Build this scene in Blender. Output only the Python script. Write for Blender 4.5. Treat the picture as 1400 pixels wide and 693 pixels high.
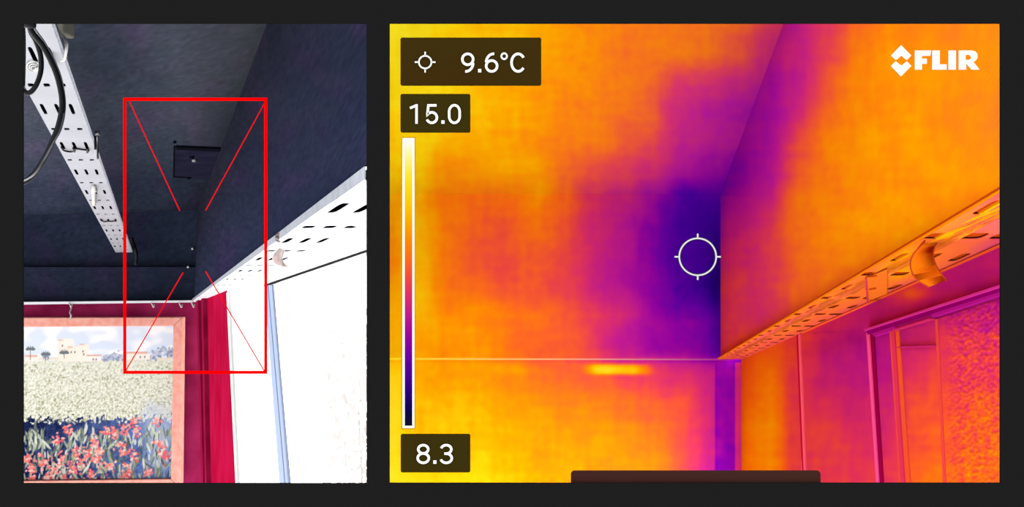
import bpy, bmesh, math, random
from mathutils import Vector, noise
from mathutils.geometry import tessellate_polygon
random.seed(7)
for o in list(bpy.data.objects): bpy.data.objects.remove(o)
sc = bpy.context.scene
COL = sc.collection

# ------------------------------------------------------------ camera, sky, exposure
F = 1800.0                       # focal length in pixels of the 1400 px wide frame
CAM_Z = 2.2
cd = bpy.data.cameras.new('camera'); cam = bpy.data.objects.new('camera', cd); COL.objects.link(cam)
cd.sensor_width = 36.0; cd.lens = 36.0 * F / 1400.0; cd.clip_start = 0.05; cd.clip_end = 200
cam.location = (0, 0, CAM_Z); cam.rotation_euler = (math.pi/2, 0, 0)
sc.camera = cam
SKY = 4.5                        # bright white overcast daylight all round
w = bpy.data.worlds.new('overcast'); sc.world = w; w.use_nodes = True
w.node_tree.nodes['Background'].inputs[0].default_value = (1, 1, 1, 1)
w.node_tree.nodes['Background'].inputs[1].default_value = SKY
sc.view_settings.view_transform = 'Standard'; sc.view_settings.look = 'None'
sc.view_settings.exposure = 0.0; sc.view_settings.gamma = 1.0
sc.view_settings.use_curve_mapping = False

# ------------------------------------------------------------ helpers
def P(px, py, d):
    """world point seen at (px, py) of the frame at distance d in front of the camera"""
    return Vector(((px-700.0)/F*d, d, CAM_Z + (346.5-py)/F*d))
ORI = Vector((0, 0, CAM_Z))
def hit(px, py, pl):
    a, n = pl; r = Vector(((px-700.0)/F, 1.0, (346.5-py)/F))
    return ORI + r*((a-ORI).dot(n)/r.dot(n))
def plane(a, b, c): return (a, (b-a).cross(c-a).normalized())
def pix(v): return (700+v.x/v.y*F, 346.5-(v.z-CAM_Z)/v.y*F)
def lin(c):
    return tuple(((x/255)/12.92 if x/255 <= .04045 else ((x/255+.055)/1.055)**2.4) for x in c)

KG = SKY/2.0                      # paint values below were picked for a sky of strength 2
def mat(name, rgb, k=1.0, rough=.8, spec=.0, metal=0.0, vary=0.0, scale=20.0, vcol=None, bump=0.0, rgb2=None, trans=0.0):
    """rgb: how the surface looks (sRGB 0-255); k: the light level it is seen under"""
    m = bpy.data.materials.new(name); m.use_nodes = True; nt = m.node_tree; b = nt.nodes['Principled BSDF']
    k = k if name == 'charcoal_panel' else k*KG
    c = [min(.97, x/k) for x in lin(rgb)] + [1]
    b.inputs['Base Color'].default_value = c
    b.inputs['Roughness'].default_value = rough; b.inputs['Metallic'].default_value = metal
    b.inputs['Specular IOR Level'].default_value = spec
    if vcol:
        a = nt.nodes.new('ShaderNodeAttribute'); a.attribute_name = vcol
        nt.links.new(a.outputs['Color'], b.inputs['Base Color'])
    elif vary or rgb2:
        tc = nt.nodes.new('ShaderNodeTexCoord'); nz = nt.nodes.new('ShaderNodeTexNoise')
        nz.inputs['Scale'].default_value = scale; nz.inputs['Detail'].default_value = 5
        cr = nt.nodes.new('ShaderNodeValToRGB')
        cr.color_ramp.elements[0].position = .35; cr.color_ramp.elements[1].position = .65
        c2 = [min(.97, x/k) for x in lin(rgb2)] if rgb2 else [x*(1+vary) for x in c[:3]]
        c1 = c[:3] if rgb2 else [x*(1-vary) for x in c[:3]]
        cr.color_ramp.elements[0].color = (*c1, 1); cr.color_ramp.elements[1].color = (*[min(.97, x) for x in c2], 1)
        nt.links.new(tc.outputs['Object'], nz.inputs['Vector']); nt.links.new(nz.outputs['Fac'], cr.inputs['Fac'])
        nt.links.new(cr.outputs['Color'], b.inputs['Base Color'])
        if bump:
            bp = nt.nodes.new('ShaderNodeBump'); bp.inputs['Strength'].default_value = bump; bp.inputs['Distance'].default_value = .01
            nt.links.new(nz.outputs['Fac'], bp.inputs['Height']); nt.links.new(bp.outputs['Normal'], b.inputs['Normal'])
    return m

def link(name, me, m, parent=None, smooth=False):
    o = bpy.data.objects.new(name, me); COL.objects.link(o)
    if m: me.materials.append(m)
    if parent: o.parent = parent
    if smooth:
        for p in me.polygons: p.use_smooth = True
    return o
def mesh(name, vs, fs):
    me = bpy.data.meshes.new(name); me.from_pydata([tuple(v) for v in vs], [], fs); me.update(); return me
def recentre(o):
    """put the object's origin at the middle of its mesh"""
    me = o.data; c = sum((v.co for v in me.vertices), Vector())/len(me.vertices)
    for v in me.vertices: v.co -= c
    o.location = c; return o
def tag(o, label, cat, group=None):
    o['label'] = label; o['category'] = cat
    if group: o['group'] = group
    return o
def struct(o, label=None):
    o['kind'] = 'structure'
    if label: o['label'] = label
    return o
def empty(name, loc=(0, 0, 0)):
    o = bpy.data.objects.new(name, None); COL.objects.link(o); o.location = loc; o.empty_display_size = .02; return o
def under(o, parent):
    o.parent = parent; o.matrix_parent_inverse.identity()
    o.location = o.location - parent.location
    return o

def prism_mesh(name, pts, off, holes=()):
    """a flat outline (with holes) given a thickness"""
    loops = [list(pts)] + [list(h) for h in holes]
    flat = [p for l in loops for p in l]; n = len(flat)
    tris = tessellate_polygon([[Vector(p) for p in l] for l in loops])
    vs = flat + [p+off for p in flat]
    fs = [tuple(t) for t in tris] + [tuple(reversed([i+n for i in t])) for t in tris]
    s = 0
    for l in loops:
        k = len(l)
        for i in range(k):
            a, b = s+i, s+(i+1) % k; fs.append((a, b, b+n, a+n))
        s += k
    me = mesh(name, vs, fs)
    bm = bmesh.new(); bm.from_mesh(me); bmesh.ops.recalc_face_normals(bm, faces=bm.faces); bm.to_mesh(me); bm.free()
    return me
def prism(name, pts, off, m, parent=None, holes=(), bevel=0):
    o = link(name, prism_mesh(name, pts, off, holes), m); recentre(o)
    if parent: under(o, parent)
    if bevel:
        md = o.modifiers.new('bevel', 'BEVEL'); md.width = bevel; md.segments = 2; md.limit_method = 'ANGLE'
    return o

def spline(pts, n):
    """smooth path through the points (Catmull-Rom)"""
    out = []; q = [pts[0]*2-pts[1]] + list(pts) + [pts[-1]*2-pts[-2]]
    for i in range(1, len(q)-2):
        for k in range(n):
            t = k/n; a, b, c, d = q[i-1], q[i], q[i+1], q[i+2]
            out.append(.5*((2*b)+(c-a)*t+(2*a-5*b+4*c-d)*t*t+(3*b-a-3*c+d)*t**3))
    out.append(pts[-1]); return out
def tube(name, pts, r, m, parent=None, n=10, sub=8, closed=False):
    path = spline([Vector(p) for p in pts], sub) if sub > 1 else [Vector(p) for p in pts]
    vs, fs = [], []; N = len(path); up = None
    for i, p in enumerate(path):
        t = (path[min(i+1, N-1)]-path[max(i-1, 0)]).normalized()
        if up is None: up = t.orthogonal().normalized()
        up = (up - t*up.dot(t)).normalized(); s = t.cross(up)
        rr = r(i/(N-1)) if callable(r) else r
        for k in range(n):
            a = 2*math.pi*k/n; vs.append(p+up*(math.cos(a)*rr)+s*(math.sin(a)*rr))
    for i in range(N-1):
        for k in range(n):
            fs.append((i*n+k, i*n+(k+1) % n, (i+1)*n+(k+1) % n, (i+1)*n+k))
    fs.append(tuple(reversed(range(n)))); fs.append(tuple((N-1)*n+k for k in range(n)))
    o = link(name, mesh(name, vs, fs), m, smooth=True); recentre(o)
    if parent: under(o, parent)
    return o
def ribbon(name, a, b, th, m, parent=None, sub=8):
    """a band between two edge paths, th a thickness vector"""
    A = spline([Vector(p) for p in a], sub); B = spline([Vector(p) for p in b], sub); n = len(A)
    vs = A+B+[p+th for p in A]+[p+th for p in B]; fs = []
    for i in range(n-1):
        fs += [(i, i+1, n+i+1, n+i), (2*n+i, 3*n+i, 3*n+i+1, 2*n+i+1), (i, 2*n+i, 2*n+i+1, i+1), (n+i, n+i+1, 3*n+i+1, 3*n+i)]
    fs += [(0, n, 3*n, 2*n), (n-1, 3*n-1, 4*n-1, 2*n-1)]
    o = link(name, mesh(name, vs, fs), m, smooth=True); recentre(o)
    if parent: under(o, parent)
    return o
def patch(name, c00, c10, c11, c01, nu, nv, off, m, colour=None, bumpf=None, attr='paint', parent=None):
    """a slab: finely divided front face c00-c10-c11-c01 that carries a colour per vertex, and a thickness"""
    vs, fs = [], []
    nrm = off.normalized()
    for j in range(nv+1):
        for i in range(nu+1):
            u, v = i/nu, j/nv
            p = (c00*(1-u)+c10*u)*(1-v)+(c01*(1-u)+c11*u)*v
            if bumpf: p = p - nrm*bumpf(p, u, v)
            vs.append(p)
    n = len(vs); W = nu+1
    for j in range(nv):
        for i in range(nu): fs.append((j*W+i, j*W+i+1, (j+1)*W+i+1, (j+1)*W+i))
    q = [0, nu, nv*W+nu, nv*W]
    back = [vs[k]+off for k in q]; vs += back
    fs.append((n+3, n+2, n+1, n))
    edges = [[i for i in range(W)], [j*W+nu for j in range(nv+1)], [nv*W+nu-i for i in range(W)], [nv*W-j*W for j in range(nv+1)]]
    for e, (a, b) in zip(edges, ((0, 1), (1, 2), (2, 3), (3, 0))):
        fs.append(tuple(reversed(e)) + (n+a, n+b))
    me = mesh(name, vs, fs)
    if colour:
        at = me.color_attributes.new(attr, 'FLOAT_COLOR', 'POINT'); buf = []
        for k, v in enumerate(vs):
            i, j = (k % W, k//W) if k < n else ((0, nu, nu, 0)[k-n], (0, 0, nv, nv)[k-n])
            buf += [*colour(v, i/nu, j/nv), 1.0]
        at.data.foreach_set('color', buf)
    o = link(name, me, m, smooth=False)
    if parent: o.parent = parent
    return o
def tray_mesh(name, pt, cols, rows, off, n=6):
    """perforated tray bottom. pt(u, v)->point, cols/rows slot grid; every slot is a real hole.
    rows: list of (v0, v1, half_u, half_v) cells"""
    vs, fs = [], []
    ub = [0]+[(cols[i]+cols[i+1])/2 for i in range(len(cols)-1)]+[1]
    for (v0, v1, hu, hv) in rows:
        vc = (v0+v1)/2
        for ci, uc in enumerate(cols):
            u0, u1 = ub[ci], ub[ci+1]
            outer = [(u0, v0), (u1, v0), (u1, v1), (u0, v1)]
            base = len(vs)
            if hu <= 0:
                loops = [outer]
            else:
                hole = []
                for k in range(4*n):
                    a = 2*math.pi*(k+.5)/(4*n); e = .5
                    hole.append((uc+hu*math.copysign(abs(math.cos(a))**e, math.cos(a)), vc+hv*math.copysign(abs(math.sin(a))**e, math.sin(a))))
                loops = [outer, hole]
            flat = [q for l in loops for q in l]
            tris = tessellate_polygon([[Vector((x*10, y*10, 0)) for x, y in l] for l in loops])
            k = len(flat); P0 = [pt(*q) for q in flat]
            vs += P0+[p+off for p in P0]
            fs += [tuple(base+i for i in t) for t in tris]+[tuple(base+k+i for i in reversed(t)) for t in tris]
            s = 0
            for li, l in enumerate(loops):
                if li == 1:
                    for i in range(len(l)):
                        a, b = base+s+i, base+s+(i+1) % len(l); fs.append((a, b, b+k, a+k))
                s += len(l)
    return mesh(name, vs, fs)
def vnoise(x, y, s=0.0): return noise.noise(Vector((x, y, s)))

# ------------------------------------------------------------ false-colour palette of the thermal picture
PAL = [(0, (12, 18, 38)), (.05, (18, 5, 75)), (.12, (45, 0, 125)), (.18, (75, 0, 150)), (.235, (105, 0, 160)), (.31, (152, 5, 156)), (.39, (192, 28, 138)),
       (.466, (224, 52, 98)), (.53, (242, 82, 56)), (.59, (252, 112, 26)), (.65, (255, 138, 6)), (.70, (255, 164, 0)), (.77, (252, 200, 8)), (.87, (255, 230, 50)), (.94, (255, 246, 150)), (1, (255, 255, 250))]
def heat(t, k=1.0):
    t = max(0, min(1, t))
    for (a, ca), (b, cb) in zip(PAL, PAL[1:]):
        if t <= b:
            f = (t-a)/(b-a); c = lin([x+(y-x)*f for x, y in zip(ca, cb)])
            kk = k if isinstance(k, tuple) else (k, k, k)
            return tuple(min(.97, x/q) for x, q in zip(c, kk))
    return tuple(min(.97, x/(k[0] if isinstance(k, tuple) else k)) for x in lin(PAL[-1][1]))
def table(rows, x0, y0, step):
    nr, nc = len(rows), len(rows[0])
    def f(x, y):
        u = max(0, min(nc-1.0001, (x-x0)/step)); v = max(0, min(nr-1.0001, (y-y0)/step))
        i, j = int(u), int(v); a, b = u-i, v-j
        a = a*a*(3-2*a)*.5+a*.5; b = b*b*(3-2*b)*.5+b*.5
        return (rows[j][i]*(1-a)+rows[j][i+1]*a)*(1-b)+(rows[j+1][i]*(1-a)+rows[j+1][i+1]*a)*b
    return f
# surveyed surface temperatures (0 = 8.3 degrees, 1 = 15.0 degrees)
T_LEFT = table([
 [.80,.80,.77,.73,.74,.70,.66,.65,.61,.60,.62,.58,.57,.50,.43,.48],
 [.80,.79,.77,.74,.72,.69,.66,.66,.60,.60,.60,.59,.54,.45,.40,.48],
 [.79,.79,.77,.73,.69,.66,.65,.65,.61,.57,.47,.46,.44,.38,.42,.5],
 [.78,.78,.76,.73,.70,.66,.62,.62,.58,.55,.41,.39,.38,.33,.42,.5],
 [.76,.76,.72,.69,.69,.66,.62,.60,.56,.53,.42,.41,.38,.32,.42,.5],
 [.76,.75,.67,.67,.68,.68,.59,.53,.50,.46,.38,.35,.29,.33,.42,.5],
 [.72,.74,.64,.61,.61,.65,.58,.48,.43,.35,.22,.22,.28,.33,.42,.5],
 [.67,.75,.61,.57,.56,.61,.55,.46,.38,.30,.20,.17,.20,.33,.42,.5],
 [.66,.75,.61,.57,.54,.55,.51,.46,.38,.29,.18,.16,.16,.33,.42,.5],
 [.70,.76,.62,.60,.54,.54,.51,.44,.38,.29,.19,.13,.12,.33,.42,.5],
 [.74,.74,.66,.66,.62,.60,.55,.50,.43,.33,.28,.24,.22,.33,.42,.5],
 [.76,.72,.68,.66,.60,.58,.54,.48,.40,.33,.31,.27,.24,.33,.42,.5],
 [.78,.70,.68,.66,.62,.60,.57,.54,.48,.48,.46,.42,.33,.33,.42,.5],
 [.80,.74,.72,.70,.66,.65,.62,.60,.58,.57,.53,.44,.30,.33,.42,.5],
 [.82,.76,.75,.73,.70,.67,.66,.66,.64,.61,.52,.42,.30,.33,.42,.5],
 [.82,.78,.77,.75,.72,.68,.67,.66,.64,.61,.53,.42,.30,.33,.42,.5],
 [.82,.78,.77,.75,.72,.68,.67,.66,.64,.61,.53,.42,.30,.33,.42,.5]], 533, 32, 40)
T_UP = table([
 [.58,.54,.45,.42,.48,.60,.66,.64,.62,.64,.64],
 [.58,.52,.42,.42,.52,.64,.66,.66,.65,.64,.65],
 [.46,.42,.36,.44,.57,.66,.67,.67,.66,.65,.63],
 [.40,.38,.34,.46,.62,.67,.67,.68,.66,.65,.62],
 [.40,.36,.35,.54,.66,.68,.69,.68,.66,.65,.63],
 [.30,.30,.40,.60,.66,.68,.69,.69,.67,.66,.66],
 [.28,.35,.45,.62,.66,.67,.68,.68,.67,.66,.65],
 [.33,.41,.50,.61,.64,.66,.67,.68,.66,.66,.66],
 [.38,.45,.51,.60,.64,.66,.66,.66,.64,.62,.60],
 [.42,.46,.50,.59,.62,.63,.62,.60,.58,.56,.55],
 [.42,.47,.50,.57,.60,.62,.60,.58,.56,.54,.54],
 [.42,.50,.55,.58,.60,.60,.60,.60,.60,.60,.60],
 [.42,.55,.58,.58,.58,.58,.58,.58,.58,.58,.58]], 973, 32, 40)
T_LOW = table([
 [.50,.50,.50,.50,.45,.42,.40,.40,.40,.38,.38],
 [.50,.50,.50,.52,.50,.44,.42,.42,.38,.34,.34],
 [.45,.50,.52,.50,.42,.38,.38,.38,.41,.42,.42],
 [.32,.52,.56,.47,.38,.36,.39,.43,.46,.48,.49],
 [.30,.56,.62,.46,.37,.37,.38,.44,.49,.50,.50],
 [.30,.60,.65,.46,.43,.41,.42,.50,.52,.55,.56],
 [.30,.62,.67,.46,.46,.44,.46,.52,.55,.57,.58],
 [.30,.62,.67,.47,.47,.46,.48,.54,.57,.60,.60],
 [.30,.62,.67,.47,.47,.46,.48,.54,.57,.60,.60]], 973, 352, 40)
KT = 1.15*KG
def ks(a, b, c): return (KT*a, KT*b, KT*c)
K_CEIL, K_BACK, K_UP, K_LOW = ks(.74, .57, .42), ks(.54, .45, .32), ks(.60, .55, .22), ks(.62, .60, .56)
def mottle(p, s=0, a=1.0):
    """blotchy variation, blotches growing with distance like the sensor's footprint on the wall"""
    u = p.x/p.y*20+s; v = (p.z-CAM_Z)/p.y*20
    n = .045*vnoise(u*1.2, v*1.2)+.035*vnoise(u*3.2, v*3.2, 3)+.025*vnoise(u*9, v*9, 5)+.022*vnoise(u*1.5, v*9, 7)+.022*vnoise(u*9, v*1.5, 9)
    return n*a*.68
def gauss(x, y, cx, cy, sx, sy, p=2): return math.exp(-(abs((x-cx)/sx)**p+abs((y-cy)/sy)**p))
heatmat = mat('false_colour_thermal', (255, 255, 255), vcol='paint')
def hm(name, t, k=None):
    c = heat(t, k or KT); m = mat(name, (255, 255, 255)); m.node_tree.nodes['Principled BSDF'].inputs['Base Color'].default_value = (*c, 1); return m

# ------------------------------------------------------------ materials
M_board = mat('charcoal_panel', (31, 31, 31), k=SKY*.97, rough=.9)
M_red = mat('red_paint', (255, 0, 0), k=1.5, rough=.9)
M_white = mat('white_print', (255, 255, 252), k=1.6)
M_tick = mat('pale_grey_print', (222, 220, 225), k=1.7)
M_ink = mat('dark_outline', (60, 50, 60), k=1.7)
M_paintc = mat('navy_painted_plaster', (40, 44, 60), vcol='paint')
M_tray = mat('white_powder_coated_steel', (240, 242, 248), k=.68, rough=.45, spec=.3, vary=.04, scale=9)
M_lip = mat('grey_galvanised_edge', (172, 178, 190), k=1.1, rough=.5, spec=.2, vary=.15, scale=60)
M_maroon = mat('crimson_painted_wall', (132, 24, 66), k=.68, rgb2=(162, 40, 88), scale=7, bump=.1)
M_maroon_d = mat('dark_crimson_trim', (128, 14, 52), k=.8, rgb2=(150, 22, 64), scale=9)
M_crimson = mat('bright_crimson_panel', (188, 12, 60), k=1.2, rgb2=(208, 26, 76), scale=5)
M_wallw = mat('white_painted_wall', (252, 253, 253), k=.68, vary=.01)
M_framew = mat('pale_blue_window_frame', (196, 212, 250), k=1.2)
M_frameb = mat('blue_grey_gasket', (110, 128, 185), k=1.2)
M_dark = mat('dark_gasket', (52, 52, 52), k=1.2)
M_black = mat('black_rubber_cable', (14, 16, 24), k=1.6, rough=.5, spec=.12)
M_greyc = mat('grey_rubber_cable', (62, 64, 72), k=1.3, rough=.3, spec=.7)
M_cream = mat('cream_plastic', (205, 202, 184), k=1.4, rough=.5)
M_whitec = mat('white_cable', (246, 244, 238), k=1.2, rough=.5)
M_hatch = mat('dark_hatch_paint', (34, 36, 54), k=1.15, rgb2=(46, 44, 66), scale=9)
M_edge = mat('black_hatch_edge', (20, 21, 30), k=1.0)
M_metal = mat('dull_zinc', (150, 150, 158), k=1.2, rough=.4, metal=.6, spec=.5)
M_pink = mat('pink_stained_wood', (240, 156, 140), k=1.02, rgb2=(248, 182, 166), scale=30, bump=.1)
M_strap = mat('pinkish_packing_strap', (214, 184, 178), k=.8, rgb2=(240, 226, 222), scale=40)

# ------------------------------------------------------------ the charcoal partition with its two openings
BD = 1.10; OFF = Vector((0, .0025, 0))
def rectpts(x0, y0, x1, y1, d): return [P(x0, y0, d), P(x1, y0, d), P(x1, y1, d), P(x0, y1, d)]
wf = prism('wall_front', rectpts(-420, -320, 1820, 1020, BD), OFF, M_board,
           holes=[list(reversed(rectpts(31.2, 32, 501, 660.6, BD))), list(reversed(rectpts(532.6, 32, 1368, 660.2, BD)))])
struct(wf, 'charcoal panel with two rectangular openings')

# ============================================================ LEFT ROOM: navy ceiling, crimson wall, white window
D0 = 7.0
A0 = P(270, 287, D0); B0 = P(265, 412, D0)
WR = plane(A0, B0, P(501, 225, 1.21))
C0 = hit(365, 32, WR); cdir = (C0-A0)/(C0.y-A0.y)       # crease direction per metre of distance
def ralong(p, d): return p+cdir*(d-p.y)
def base_noise(x, y, s): return vnoise(x, y, s)*.5+.5
def navy(c1, c2, x, y, s):
    # x, y: position over distance
    n = .5+.5*vnoise(x*1.2, y*1.2, s)+.3*vnoise(x*4, y*4, s+4); g = 1+.14*vnoise(x*14, y*14, s+8)+.16*vnoise(x*40, y*40, s+9)+.14*vnoise(x*80, y*80, s+9)
    n = max(0, min(1, n)); pr = max(0, vnoise(x*2.2, y*2.2, s+14))*1.1
    c = [a+(b-a)*n for a, b in zip(c1, c2)]
    c = [c[0]+10*pr, c[1]-2*pr, c[2]+7*pr]
    return [max(0, x_*g) for x_ in c]
KC = 1.15*KG*.62
def ceil_col(p, u, v):
    # tone is lighter and warmer towards the near end, darker by the side wall
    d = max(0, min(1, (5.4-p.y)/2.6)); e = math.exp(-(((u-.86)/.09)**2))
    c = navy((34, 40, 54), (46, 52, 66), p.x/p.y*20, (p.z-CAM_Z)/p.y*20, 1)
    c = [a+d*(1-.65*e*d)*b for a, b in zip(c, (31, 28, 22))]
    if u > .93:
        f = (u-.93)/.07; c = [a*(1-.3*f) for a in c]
    return [x/KC for x in lin(c)]
def crease_px(d): return pix(ralong(A0, d))[0]
DN = 1.0
while crease_px(DN) > 512: DN += .01          # the room ends where the neighbouring opening begins
ec = P(-330, 305, D0)
ceiling = patch('ceiling', ec, A0, ralong(A0, DN), ralong(ec, 1.2), 220, 240, Vector((.02, 0, .04)), M_paintc, ceil_col)
struct(ceiling, 'navy ceiling with a dark access hatch')
def wallr_col(p, u, v):
    c = navy((29, 31, 43), (39, 39, 51), p.x/p.y*20, (p.z-CAM_Z)/p.y*20, 22)
    t = max(0, min(1, 1-v*1.15)); c = [a+b*t for a, b in zip(c, (2, 6, 14))]
    return [x/KC for x in lin(c)]
nb = hit(501, 225, WR)
lipdir = (nb-B0)/(nb.y-B0.y)
wall_r = patch('wall_right', B0, B0+lipdir*(1.16-D0), ralong(A0, DN), A0, 260, 160, Vector((.002, .001, 0)), M_paintc, wallr_col)
struct(wall_r, 'navy upper wall above the white cable tray')
def fas_col(c1, c2, s):
    def f(p, u, v):
        return [x/KC for x in lin(navy(c1, c2, p.x/p.y*20, (p.z-CAM_Z)/p.y*20, s))]
    return f
def back(name, y0l, y0r, y1l, y1r, x0, x1, d, m, col=None, th=.05, nu=150, nv=30, label=None):
    o = patch(name, P(x0, y1l, d), P(x1, y1r, d), P(x1, y0r, d), P(x0, y0l, d), nu, nv, Vector((0, th, 0)), m, col)
    struct(o, label); return o
back('wall_back', 299, 282, 372, 372, -330, 271, D0, M_paintc, fas_col((28, 34, 49), (38, 44, 60), 31), label='navy band of the back wall under the ceiling')
back('trim_1', 365.5, 365, 415, 411.5, -330, 268, D0-.06, M_paintc, fas_col((27, 32, 46), (38, 42, 58), 41), th=.055, label='projecting navy fascia board above the crimson wall')
back('wall_back', 408, 406, 903, 903, -330, 286, D0+.03, M_maroon, label='crimson lower back wall behind the painting')

# recessed lower right wall plane (holds the window): x = 188 + 588/d
def wwx(d): return Vector(((188-700.0)/F*d+588.0/F, d, 0))
WW = plane(wwx(2), wwx(6), wwx(2)+Vector((0, 0, 1)))
wn = WW[1] if WW[1].x > 0 else -WW[1]
def wpoly(name, pts, th, m, parent=None, out=0.0, kind=None):
    """a board lying on the window wall; out lifts it towards the room"""
    o = prism(name, [hit(x, y, WW)-wn*out for x, y in pts], wn*th, m, parent)
    return o
def tl(x): return 445-231*(x-188)/588.0        # the line where tray and window wall meet
pil = wpoly('wall_right', [(272.5, tl(272.5)-6), (311, tl(311)-8), (325, 664), (337, 900), (288, 900), (284, 664)], .05, M_crimson)
struct(pil, 'bright crimson strip of side wall beside the window')
tr1 = wpoly('trim_2', [(273.6, tl(274)-1), (276.2, tl(276)-1), (284.2, 664), (290, 900), (286, 900), (281.2, 664)], .03, M_maroon_d, out=.02); struct(tr1, 'dark crimson corner moulding')
tr2 = wpoly('trim_3', [(280.6, tl(281)-1), (283.2, tl(283)-1), (288.8, 664), (294, 900), (291, 900), (286.2, 664)], .03, M_maroon_d, out=.02); struct(tr2, 'second dark crimson moulding beside the corner')
wallw = wpoly('wall_right', [(310, tl(310)-8), (513, tl(513)-10), (513, 341.8), (368, 389.4), (390, 664), (410, 900), (337, 900), (325, 664)], .008, M_wallw)
struct(wallw, 'glaring white side wall around the window')
tr3 = wpoly('trim_4', [(312.5, tl(312)+4), (315, tl(315)+4), (328, 664), (338, 900), (335, 900), (325.5, 664)], .02, mat('pale_green_bead', (240, 244, 236), k=.9), out=.008); struct(tr3, 'pale bead down the edge of the white wall')
win = empty('window_1', hit(385, 560, WW)); struct(win, 'tall window with a pale blue frame, daylight outside')
wpoly('window_frame', [(368, 390), (372.6, 390), (397, 664), (414, 880), (410, 880), (390, 664)], .005, M_framew, win, out=.012)
wpoly('gasket', [(372.4, 390), (373.8, 390), (398.2, 664), (415, 880), (414, 880), (396.8, 664)], .004, M_frameb, win, out=.004)
wpoly('window_frame', [(373.8, 390), (378.6, 389), (402, 664), (421, 880), (415, 880), (398.4, 664)], .005, M_framew, win, out=.012)
wpoly('window_head', [(367.5, 389.2), (513, 341.3), (513, 343.0), (367.5, 391.6)], .005, M_dark, win, out=.012)
wpoly('window_head', [(378, 387.8), (513, 342.8), (513, 346), (378, 391.0)], .004, mat('pale_head', (236, 236, 236), k=.68), win, out=.004)
# pale shrub in full glare outside the window
M_leaf = mat('sunlit_pale_leaf', (250, 251, 246), k=.45)
_n = M_leaf.node_tree; _t = _n.nodes.new('ShaderNodeBsdfTranslucent'); _t.inputs[0].default_value = (.96, .97, .94, 1)
_d = _n.nodes.new('ShaderNodeBsdfDiffuse'); _d.inputs[0].default_value = (.96, .97, .94, 1)
_m = _n.nodes.new('ShaderNodeMixShader'); _m.inputs[0].default_value = .5
_n.links.new(_d.outputs[0], _m.inputs[1]); _n.links.new(_t.outputs[0], _m.inputs[2]); _n.links.new(_m.outputs[0], _n.nodes['Material Output'].inputs[0])
for o_ in win.children:
    if o_.name.startswith('gasket'): o_['label'] = 'thin blue grey gasket'
shr = empty('shrub', P(496, 720, 4.6)); tag(shr, 'pale sunlit shrub standing outside the window in the glare', 'shrub')
vs, fs = [], []
rr = random.Random(3)
for i in range(420):
    c = P(min(502, rr.uniform(446, 506)+rr.gauss(0, 8)), rr.uniform(430, 760), 4.6+rr.gauss(0, .25)); s = rr.uniform(.010, .022)
    a = Vector((rr.gauss(0, 1), rr.gauss(0, 1), rr.gauss(0, 1))).normalized(); b = a.orthogonal().normalized(); k = len(vs)
    vs += [c-a*s*1.6, c+b*s*.6, c+a*s*1.6, c-b*s*.6]; fs.append((k, k+1, k+2, k+3))
lf = link('foliage', mesh('foliage', [v-shr.location for v in vs], fs), M_leaf, shr); lf['kind'] = 'stuff'
tube('stem', [P(496, 1000, 4.6), P(496, 700, 4.6), P(490, 560, 4.6)], .003, mat('pale_bark', (244, 242, 236), k=.5), shr)

# --- right-hand cable tray
def tray_r(name, label, xo, Ao, xw, Aw, y0, b, dnear, dfar, pitch, cols, liph, mt, ml, thick, group=None, start=1.444, hub=.045, hvb=.23, hut=.07, hvt=.10, cut=0):
    def X(x0, A, d): return ((x0-700)*d+A)/F
    def pt(u, v):
        d = dnear+(dfar-dnear)*v
        if cut:                                     # oblique near end, sawn off before it reaches the neighbouring opening
            d = max(d, ((Ao*(1-u)+Aw*u))/(cut-(xo*(1-u)+xw*u)))
        return Vector((X(xo, Ao, d)*(1-u)+X(xw, Aw, d)*u, d, CAM_Z+((346.5-y0)*d+b)/F))
    root = empty(name, pt(.5, .5)); tag(root, label, 'cable tray', group)
    rows = []; L = dfar-dnear; d = start-pitch/2; k = 0
    while d-pitch > dnear: d -= pitch; k += 1
    rows.append((0, (d-dnear)/L, 0, 0))
    while d+pitch < dfar:
        if k % 2 == 0: rows.append(((d-dnear)/L, (d+pitch-dnear)/L, hub, hvb*pitch/L))
        else: rows.append(((d-dnear)/L, (d+pitch-dnear)/L, hut, hvt*pitch/L))
        d += pitch; k += 1
    rows.append(((d-dnear)/L, 1, 0, 0))
    me = tray_mesh('tray_base', pt, cols, rows, Vector((0, 0, thick)))
    for v in me.vertices: v.co -= root.location
    link('tray_base', me, mt, root)
    a, c = pt(0, 0), pt(0, 1)
    prism('tray_lip', [a, c, c+Vector((0, 0, liph)), a+Vector((0, 0, liph))], Vector((.0012, 0, 0)), ml, root)
    return root, pt
trR, ptR = tray_r('cable_tray', 'white perforated cable tray running above the white window wall', 215.6, 324.8, 188, 588, 445, 231, 1.15, 6.93, .275, [.14, .37, .60], .0107, M_tray, M_lip, .0012, cut=513)
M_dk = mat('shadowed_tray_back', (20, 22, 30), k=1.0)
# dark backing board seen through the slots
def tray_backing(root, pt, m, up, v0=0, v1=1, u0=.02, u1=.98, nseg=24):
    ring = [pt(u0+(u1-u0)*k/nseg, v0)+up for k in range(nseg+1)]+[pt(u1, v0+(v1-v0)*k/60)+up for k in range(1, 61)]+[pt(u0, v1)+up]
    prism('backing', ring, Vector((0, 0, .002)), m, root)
tray_backing(trR, ptR, M_dk, Vector((0, 0, .0065)))
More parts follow.
